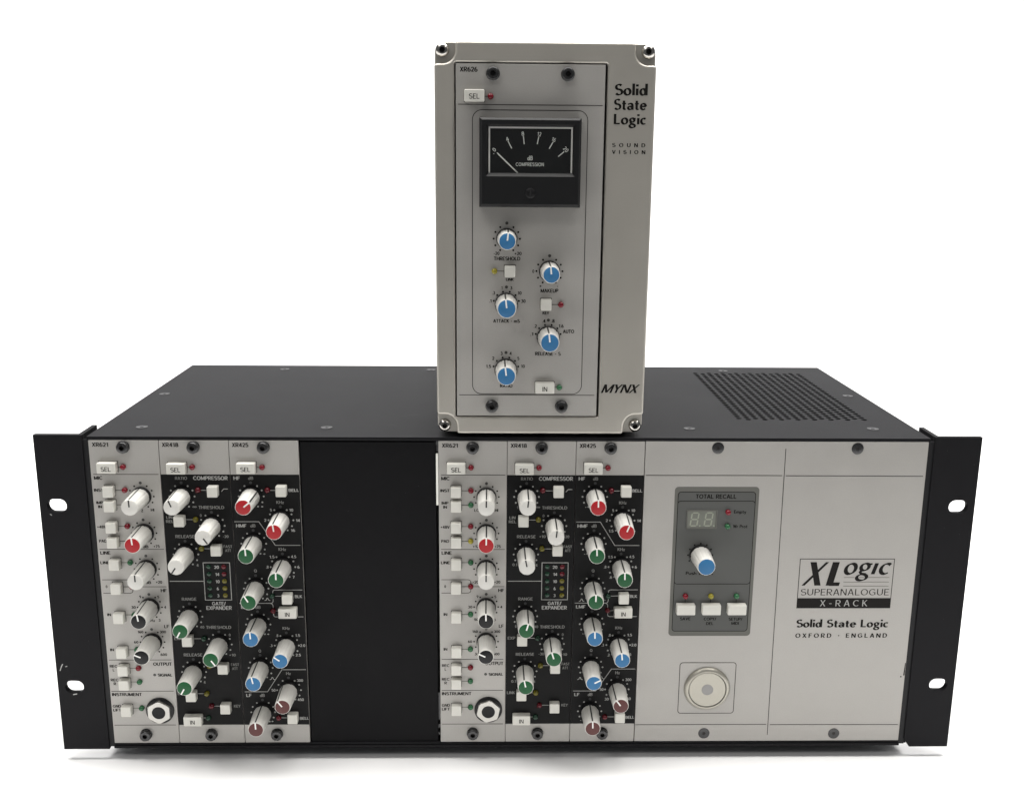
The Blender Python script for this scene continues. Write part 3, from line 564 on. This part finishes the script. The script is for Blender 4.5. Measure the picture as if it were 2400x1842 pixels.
eq_module('black equaliser module of red, green, blue and brown knobs, touching the black blank panel', -143.4, (50, -7, -3, 0, -29, -3, -54, -11, -37, -2))
eq_module('black equaliser module of red, green, blue and brown knobs, touching the wide recall panel', 32.8, (0, 21, -2, -2, 0, -2, -6, 63, -36, -2))

# ------------------------------------------------------------------ the wide control panel
x0 = 68.1
cp = Thing('control_panel', 'wide silver panel with a grey recall box, round power button and logo', 'control panel', (x0, 0, 4.0))
put('front_panel', plate('front_panel', [rrect(0, 0, 145.55, 169.75, .3, 2)], 0, 2.4, M['silver'], .12), cp, (x0, 0, 4.0))
for x, z in ((37.1, 170.4), (38.0, 8.7), (109.0, 170.3), (109.5, 8.3)): put('screw', S_FLAT, cp, (x0 + x, -.01, z), roty=random.uniform(0, 1))
thin = Print(-.05); ink = Print(-.05)
for l in ([(.6, 155.8), (70.9, 155.8)], [(72.0, 170.0), (72.9, 7.8)], [(.4, 14.0), (71.8, 14.0)], [(74.1, 13.8), (144.3, 13.6)], [(73.0, 155.7), (144.1, 155.6)]): thin.line([(x0 + x, z) for x, z in l], .34)
thin.line([(x0 + x, z) for x, z in rrect(23.1, 20.8, 53.4, 50.8, 1.6)] + [(x0 + 53.4, 49.2)], .34)
fld = put('recall_field', plate('recall_field', [rrect(16.0, 66.4, 59.8, 149.7, 2.0, 6)], -.06, .1, M['grey_edge'], .01, 0), cp, (x0, 0, 0))
put('inner_field', plate('inner_field', [rrect(17.8, 69.2, 58.0, 146.9, 1.6, 6)], -.10, .1, M['grey'], .01, 0), cp, (0, 0, 0), parent=fld)
gk = Print(-.13)
gk.line([(x0 + x, z) for x, z in rrect(17.8, 69.2, 58.0, 146.9, 1.6)] + [(x0 + 58.0, 145.3)], .34)
for z in (142.0, 96.1):
    s = 1 if z > 120 else -1
    pts = [(17.8, z - s * 2.2)] + [(17.8 + 1.6 - 1.6 * math.cos(R(a)), z - s * 1.6 + s * 1.6 * math.sin(R(a))) for a in range(0, 91, 18)] + [(58.0 - 1.6 + 1.6 * math.sin(R(a)), z - s * 1.6 + s * 1.6 * math.cos(R(a))) for a in range(0, 91, 18)] + [(58.0, z - s * 2.2)]
    if s > 0: gk.line([(x0 + x, zz) for x, zz in pts], .34)
    else: gk.line([(x0 + 17.8, 97.7)] + [(x0 + x, zz) for x, zz in [(17.8 + 1.6 - 1.6 * math.cos(R(a)), 97.7 - 1.6 * math.sin(R(a))) for a in range(0, 91, 18)] + [(58.0 - 1.6 + 1.6 * math.sin(R(a)), 97.7 - 1.6 * math.cos(R(a))) for a in range(0, 91, 18)]], .34)
gk.text('TOTAL RECALL', x0 + 27.0, x0 + 48.0, 144.5, 2.2, **HELV)
for t in (('Empty', 47.2, 53.7, 136.2, 1.75), ('Wr Prot', 47.2, 54.7, 128.2, 1.7), ('Push to Set', 23.7, 38.1, 102.2, 1.7), ('SAVE', 21.8, 27.4, 76.3, 1.6), ('COPY/', 34.5, 41.2, 76.2, 1.6), ('DEL', 35.9, 39.8, 73.6, 1.6), ('SETUP/', 47.8, 55.2, 76.1, 1.6), ('MIDI', 49.4, 53.4, 73.7, 1.6)): gk.text(t[0], x0 + t[1], x0 + t[2], t[3], t[4], **HELV)
for a in range(-120, 121, 30): gk.dot(x0 + 30.8 + 6.4 * math.sin(R(a)), 112.3 + 6.4 * math.cos(R(a)), .5)
for x, z1 in ((24.1, 89.0), (37.6, 89.0), (51.2, 89.0)): gk.line([(x0 + x, z1), (x0 + x, 85)], .3)
gk.build('recall_lettering', M['ink'], cp)
add_knob(cp, x0 + 30.8, -.05, 112.3, 'b', 0, 'big', pointer=False)
add_leds(cp, x0, -.1, [('r', 44.1, 136.0), ('g', 44.2, 128.2), ('r', 24.1, 89.3), ('y', 37.6, 89.3), ('g', 51.2, 89.3)])
for x in (24.2, 37.75, 51.3): put('push_button', BT['recall'], cp, (x0 + x, -.05, 82.6))
dsp = put('display', plate('display', [rrect(22.7, 126.9, 38.6, 137.1, .3, 2), rrect(23.3, 127.5, 38.0, 136.5, .2, 2)], -.55, .1, M['grey_edge'], .2, 1), cp, (x0, 0, 0))
b = MB(); b.box(23.2, 38.1, -.14, .05, 127.4, 136.6); put('display_window', b.mesh('display_window', M['disp'], 0), cp, (0, 0, 0), parent=dsp)
def seg(cx, cz, w, h, ang):
    p = [(-w / 2, 0), (-w / 2 + h / 2, h / 2), (w / 2 - h / 2, h / 2), (w / 2, 0), (w / 2 - h / 2, -h / 2), (-w / 2 + h / 2, -h / 2)]
    c, s = math.cos(R(ang)), math.sin(R(ang)); return [(cx + x * c - z * s, cz + x * s + z * c) for x, z in p]
for dx in (26.9, 34.2):
    for cx, cz, a in ((0, 3.55, 0), (0, 0, 0), (0, -3.55, 0), (-1.75, 1.8, 90), (1.75, 1.8, 90), (-1.75, -1.8, 90), (1.75, -1.8, 90)):
        P = seg(cx, cz, 3.1 if a == 0 else 3.2, .72, a); b = MB(); b.quad(*[(x + .13 * z + dx, -.17, z + 132.0) for x, z in P])
        put('segment', b.mesh('segment', M['seg'], 0), cp, (0, 0, 0), parent=dsp)
    b = MB(); b.quad(*[(x, -.17, z) for x, z in circle(dx + 2.9, 128.5, .42, 10)]); put('segment', b.mesh('segment', M['seg'], 0), cp, (0, 0, 0), parent=dsp)
# power button
pb = put('power_button', lathe('power_button', [(12.5, 0), (12.5, .4), (12.1, 1.1), (11.4, 1.75), (10.7, 2.0), (10.3, 1.9), (10.15, .6), (9.5, .6)], M['satin'], 72), cp, (x0 + 38.25, 0, 35.6))
put('push_face', lathe('push_face', [(9.95, .4), (9.95, 1.45), (9.8, 1.6), (3.3, 1.6), (.3, 1.6)], M['satin'], 72), cp, (0, 0, 0), parent=pb)
put('lens', lathe('lens', [(3.15, 1.55), (3.15, 1.66), (2.9, 1.72), (.2, 1.75)], M['lens'], 36), cp, (0, 0, 0), parent=pb)
put('gap_ring', lathe('gap_ring', [(10.3, .3), (10.3, .65), (9.7, .65)], M['inside'], 60), cp, (0, 0, 0), parent=pb)
# logo and maker's lettering
thin.line([(x0 + x, z) for x, z in ((83.8, 110.1), (133.7, 110.1), (133.7, 82.4), (83.8, 82.4), (83.8, 110.1))], .36)
for z in (99.7, 97.15, 94.85):
    segs = ((107.7, 113.2), (115.8, 118.2), (120.6, 131.8)) if z > 99 else ((107.7, 131.8),)
    for a, c in segs: thin.line([(x0 + a, z), (x0 + c, z)], .2)
ink.poly([(x0 + 83.8, 82.3), (x0 + 133.7, 82.3), (x0 + 133.7, 88.0), (x0 + 83.8, 88.0)])
ink.text('X', x0 + 85.4, x0 + 99.2, 101.75, 13.2, thick=.22, thin=.08, phi=52, slant=.31); ink.text('L', x0 + 98.3, x0 + 105.8, 101.75, 13.2, thick=.34, thin=.12, phi=8, slant=.26)
XO = x0 + .35
ink.text('o', XO + 106.9, XO + 114.3, 106.55, 10.3, thick=.20, thin=.06, phi=25, slant=.25); ink.text('g', XO + 113.2, XO + 122.0, 106.55, 10.3, thick=.18, thin=.06, phi=20, slant=.25)
ink.text('j', XO + 121.4, XO + 125.3, 106.55, 10.0, thick=.19, thin=.09, phi=10, slant=.28); ink.text('c', XO + 125.5, XO + 132.3, 106.55, 10.3, thick=.19, thin=.06, phi=25, slant=.25)
thin.text('SUPERANALOGUE', x0 + 85.4, x0 + 132.4, 91.4, 3.6, **OPTL)
ink.text('Solid State Logic', x0 + 84.3, x0 + 133.7, 73.5, 4.35, **dict(OPT, track=.12)); ink.text('OXFORD * ENGLAND', x0 + 84.2, x0 + 133.7, 66.5, 2.45, **dict(OPTC, track=.42))
ink.poly([(x0 + 144.6, 43), (x0 + 145.3, 43), (x0 + 145.4, 50.4), (x0 + 145.0, 50.4)]); ink.dot(x0 + 143.4, 42.3, .42)
xr = Print(-.09); xr.text('X-RACK', x0 + 96.1, x0 + 121.5, 85.15, 3.6, **dict(OPTL, track=.42)); xr.build('logo_lettering', M['white_ink'], cp)
sm = Print(-.03); sm.poly([(x0 + 112.4, 114.2), (x0 + 113.2, 114.0), (x0 + 113.9, 116.4), (x0 + 113.6, 117.4), (x0 + 112.9, 117.3)]); sm.build('smudge', M['smudge'], cp)
thin.build('printed_lines', M['line_ink'], cp); ink.build('printed_lettering', M['ink'], cp)

# ------------------------------------------------------------------ the upright case on top
YM = .7; x0 = -28.0
cs = Thing('upright_case', 'upright silver case with four steel corner screws, standing on the black rack', 'equipment case', (x0 + 42, YM + 80, ZT))
XL, XR_, ZB, ZTP = -38.1, 66.4, 177.4, 366.6
def corner_outline():
    P = []
    for cx, cz, sx, sz in ((XR_, ZTP, -1, -1), (XL, ZTP, 1, -1), (XL, ZB, 1, 1), (XR_, ZB, -1, 1)):
        scx, scz = cx + sx * 3.7, cz + sz * 3.7; r = 6.3; q = []
        end = 9.9                                            # notch reaches 9.9 mm along each edge
        q.append((cx, cz + sz * (end + 1.2))); q.append((cx + sx * .35, cz + sz * (end + .3))); q.append((cx + sx * 1.1, cz + sz * end))
        for a in range(8, 83, 8): q.append((scx + sx * r * math.sin(R(a)), scz + sz * r * math.cos(R(a))))
        q.append((cx + sx * end, cz + sz * 1.1)); q.append((cx + sx * (end + .3), cz + sz * .35)); q.append((cx + sx * (end + 1.2), cz))
        if sx * sz < 0: q = q[::-1]
        P += q if True else q
    return P
out = []
for i, (cx, cz, sx, sz) in enumerate(((XR_, ZTP, -1, -1), (XL, ZTP, 1, -1), (XL, ZB, 1, 1), (XR_, ZB, -1, 1))):
    scx, scz = cx + sx * 3.8, cz + sz * 3.8; r = 6.2; end = 10.0; q = []
    q += [(cx, cz + sz * (end + 1.3)), (cx + sx * .4, cz + sz * (end + .35)), (cx + sx * 1.3, cz + sz * end)]
    q += [(scx + sx * r * math.sin(R(a)), scz + sz * r * math.cos(R(a))) for a in range(6, 85, 6)]
    q += [(cx + sx * end, cz + sz * 1.3), (cx + sx * (end + .35), cz + sz * .4), (cx + sx * (end + 1.3), cz)]
    if i in (1, 3): q = q[::-1]
    out += q
opening = rrect(x0 - .65, 186.25, x0 + 71.5, 357.15, .9, 4)
frame = put('front_frame', plate('front_frame', [out, opening], YM - .05, YM + 5.5, M['case'], 1.15, 5), cs, (0, 0, 0))
cs_body = put('case_body', plate('case_body', [rrect(XL + .15, ZB + .1, XR_ - .15, ZTP - .1, 4.6, 8), rrect(x0 - .65, 186.25, x0 + 71.5, 357.15, .9, 3)], YM + 3.2, YM + 160, M['case'], .6, 3), cs, (0, 0, 0))
for o in (frame, cs_body): o.location = -cs.org * MM
b = MB(); b.box(x0 - .5, x0 + 71.3, YM + 150, YM + 152, 186.4, 357.0); put('back_cover', b.mesh('back_cover', M['inside'], 0), cs, (0, 0, 0))
for cx, cz, sx, sz in ((XR_, ZTP, -1, -1), (XL, ZTP, 1, -1), (XL, ZB, 1, 1), (XR_, ZB, -1, 1)):
    put('screw', S_DOME, cs, (cx + sx * 3.75, YM + 3.2, cz + sz * 3.75), roty=random.uniform(0, 1))
for x in (XL + 12, XR_ - 12):
    for y in (14, 145):
        o = put('foot', lathe('foot', [(5, 0), (5, 1.6), (4.6, 1.95), (1, 1.95)], M['rubber'], 24), cs, (x, YM + y, ZB)); o.rotation_euler = (R(90), 0, 0)
ink = Print(YM - .11)
for t, a, c, z, h in (('Solid', 75.0, 90.6, 345.5, 5.0), ('State', 74.8, 90.5, 338.8, 4.85), ('Logic', 74.9, 90.3, 332.1, 4.7)): ink.text(t, x0 + a, x0 + c, z, h, **OPT)
ink.text('SOUND', x0 + 74.5, x0 + 90.4, 320.1, 1.78, **dict(OPTC, track=.8)); ink.text('VISION', x0 + 74.5, x0 + 90.5, 316.9, 1.74, **dict(OPTC, track=.8))
ink.text('MYNX', x0 + 72.4, x0 + 92.2, 201.1, 4.4, thick=.19, thin=.07, phi=22, track=.05, slant=.32)
ink.build('printed_lettering', M['ink'], cs)

# ------------------------------------------------------------------ the compressor module inside the case
cm = Thing('compressor_module', 'silver compressor module with a needle meter and blue knobs, in the upright case', 'audio module', (x0, YM, 186.9))
put('front_panel', plate('front_panel', [rrect(0, 0, 70.4, 169.7, .4, 3)], 0, 2.4, M['silver'], .15), cm, (x0, YM, 186.9))
for x, z in ((17.5, 352.2), (52.7, 352.2), (17.6, 191.9), (52.6, 191.9)): put('screw', S_CAP, cm, (x0 + x, YM, z), roty=random.uniform(0, 1))
ink = Print(YM - .06); thin = Print(YM - .05); lens = Print(YM - .05); slot = Print(YM - .03)
T626 = [('XR626', 1.9, 10.3, 354.0, 2.07), ('-20', 18.2, 21.0, 268.4, 1.52), ('+20', 28.4, 31.8, 268.4, 1.52), ('THRESHOLD', 18.3, 31.2, 265.9, 1.73), ('0', 37.1, 38.1, 259.8, 1.53), ('+', 40.7, 41.8, 252.6, 1.5), ('-', 49.3, 49.9, 252.6, 1.5), ('MAKEUP', 41.3, 50.1, 250.3, 1.76), ('LINK', 24.2, 28.1, 255.7, 1.3), ('1', 21.9, 22.6, 251.6, 1.54), ('3', 26.3, 27.4, 251.6, 1.54), ('.3', 17.6, 18.9, 249.1, 1.54), ('10', 29.9, 32.0, 249.1, 1.54), ('.1', 16.0, 17.3, 245.1, 1.55), ('30', 31.8, 34.0, 245.1, 1.55), ('ATTACK - mS', 18.1, 31.3, 235.2, 1.6), ('KEY', 42.4, 45.7, 239.3, 1.41), ('.4', 42.3, 43.9, 235.3, 1.56), ('.8', 46.9, 48.5, 235.3, 1.56), ('.2', 38.2, 39.7, 232.7, 1.57), ('1.6', 50.4, 53.0, 232.8, 1.57), ('AUTO', 52.7, 58.3, 230.1, 1.71), ('.1', 36.6, 38.1, 228.7, 1.57), ('RELEASE - S', 39.0, 51.9, 218.8, 1.7), ('3', 21.8, 22.8, 218.9, 1.58), ('4', 26.2, 27.3, 218.9, 1.58), ('2', 17.6, 18.7, 216.4, 1.59), ('5', 30.2, 31.2, 216.4, 1.59), ('1.5', 14.4, 17.1, 212.3, 1.6), ('10', 31.9, 34.0, 212.4, 1.59), ('RATIO', 21.6, 27.9, 202.4, 1.61)]
for t in T626: ink.text(t[0], x0 + t[1], x0 + t[2], t[3], t[4], **HELV)
for z, a, c in ((338.2, 1.2, 69.3), (197.65, 1.2, 69.1)): thin.line([(x0 + a, z), (x0 + c, z)], .32)
rr = rrect(7.8, 198.2, 62.6, 335.8, 4.6, 8); thin.line([(x0 + x, z) for x, z in rr + rr[:1]], .32)
SIX = [-75, -45, -15, 15, 45, 75]
for k, x, z, angs, br, sz, an in (('b', 24.5, 275.5, STD, 7.5, 'std', 6), ('b', 45.5, 259.9, STD, 7.5, 'std', -5), ('b', 24.5, 243.5, SIX, 8.5, 'big', -7), ('b', 45.4, 227.1, SIX, 8.6, 'big', -6), ('b', 24.5, 210.6, SIX, 8.7, 'big', -7)):
    print_rings(ink, lens, x0 + x, z, angs, 6.4, br, .5); add_knob(cm, x0 + x, YM, z, k, an, sz)
add_buttons(cm, x0, YM, [('SEL', 8.8, 339.3), ('', 26.1, 257.1), ('', 44.0, 240.9), ('IN', 44.0, 199.1)], slot)
add_leds(cm, x0, YM, [('r', 16.4, 341.9), ('y', 18.6, 259.8), ('r', 51.4, 243.5), ('g', 51.4, 201.7)])
for a, c, z in ((8.8, 16.4, 341.9), (18.6, 26.1, 259.8), (44, 51.4, 243.5), (44, 51.4, 201.7)): thin.line([(x0 + a, z), (x0 + c, z)], .28)
slot.build('button_gap', M['ink'], cm); ink.build('printed_lettering', M['ink'], cm); thin.build('printed_lines', M['line_ink'], cm); lens.build('indicator_holes', M['hole'], cm)
# needle meter
H = 8.5
v = []; f = []
def rect(xa, xb, za, zb, y): return [(xa, y, za), (xb, y, za), (xb, y, zb), (xa, y, zb)]
rings = [rect(11.2, 59.1, 290.9, 332.0, 0), rect(11.2, 59.1, 290.9, 332.0, -H + 1.2), rect(12.5, 58.0, 292.4, 331.0, -H), rect(14.4, 56.2, 305.2, 329.0, -H), rect(15.5, 55.1, 306.9, 328.0, -H + 1.6)]
for r_ in rings: v += r_
for k in range(len(rings) - 1):
    for i in range(4): j = (i + 1) % 4; f.append((4 * k + i, 4 * k + j, 4 * k + 4 + j, 4 * k + 4 + i))
mt = put('needle_meter', mesh('needle_meter', v, f, M['black'], 10), cm, (x0, YM, 0))
b = MB(); b.box(15.3, 55.3, -6.0, -5.2, 306.5, 328.4); put('dial', b.mesh('dial', M['fascia'], 0), cm, (0, 0, 0), parent=mt)
b = MB(); b.box(15.55, 16.25, -H + 1.65, -6.0, 306.9, 327.2); b.box(54.35, 55.05, -H + 1.65, -6.0, 306.9, 327.2); b.box(15.55, 55.05, -H + 1.65, -6.0, 327.2, 327.95); put('window_rim', b.mesh('window_rim', M['knob'], 0), cm, (0, 0, 0), parent=mt)
b = MB(); b.box(16.3, 54.3, -H + 1.25, -H + 1.55, 306.95, 327.15); put('glass', b.mesh('glass', M['glass'], 0), cm, (0, 0, 0), parent=mt)
p = Print(-6.04)
for a, c in (((24.7, 321.3), (26.4, 318.2)), ((31.9, 323.6), (32.3, 320.2)), ((39.1, 323.4), (38.5, 320.3)), ((45.8, 321.0), (44.2, 318.2)), ((51.1, 316.7), (48.6, 314.6))): p.line([a, c], .44)
for t, x, z, rot_, w in (('0', 18.2, 317.4, -45, 1.2), ('4', 24.3, 322.3, -24, 1.3), ('8', 31.6, 324.8, -7, 1.2), ('12', 39.3, 324.7, 9, 1.9), ('16', 46.2, 322.3, 26, 2.0), ('20', 52.0, 317.8, 46, 2.4)): p.text(t, x - w / 2, x + w / 2, z, 1.8, rot=rot_, **GILL)
p.text('dB', 33.9, 36.4, 313.7, 1.95, **GILL); p.text('COMPRESSION', 28.4, 41.7, 310.8, 1.6, **GILL); p.dot(18.0, 315.6, .2)
p.build('scale_lettering', M['pointer'], cm, parent=mt)
b = MB(); d = Vector((29.3 - 19.5, 306.9 - 316.1)).normalized(); q = Vector((-d.y, d.x))
for y in (-6.4,):
    P = [(19.5, 316.1, .2), (20.4, 315.2, .28), (29.4, 306.8, .32)]
    for (xa, za, wa), (xb_, zb_, wb) in zip(P, P[1:]): b.quad((xa - q.x * wa, y, za - q.y * wa), (xb_ - q.x * wb, y, zb_ - q.y * wb), (xb_ + q.x * wb, y, zb_ + q.y * wb), (xa + q.x * wa, y, za + q.y * wa))
put('needle', b.mesh('needle', M['pointer'], 0), cm, (0, 0, 0), parent=mt)
put('zero_screw', lathe('zero_screw', [(2.35, H - .1), (2.35, H + .35), (2.1, H + .55), (.3, H + .55)], M['collar'], 30), cm, (35.4, 0, 297.5), parent=mt)
b = MB(); b.box(35.4 - .28, 35.4 + .28, -(H + .57), -H, 295.3, 299.7); put('screw_slot', b.mesh('screw_slot', M['inside'], 0), cm, (0, 0, 0), parent=mt)
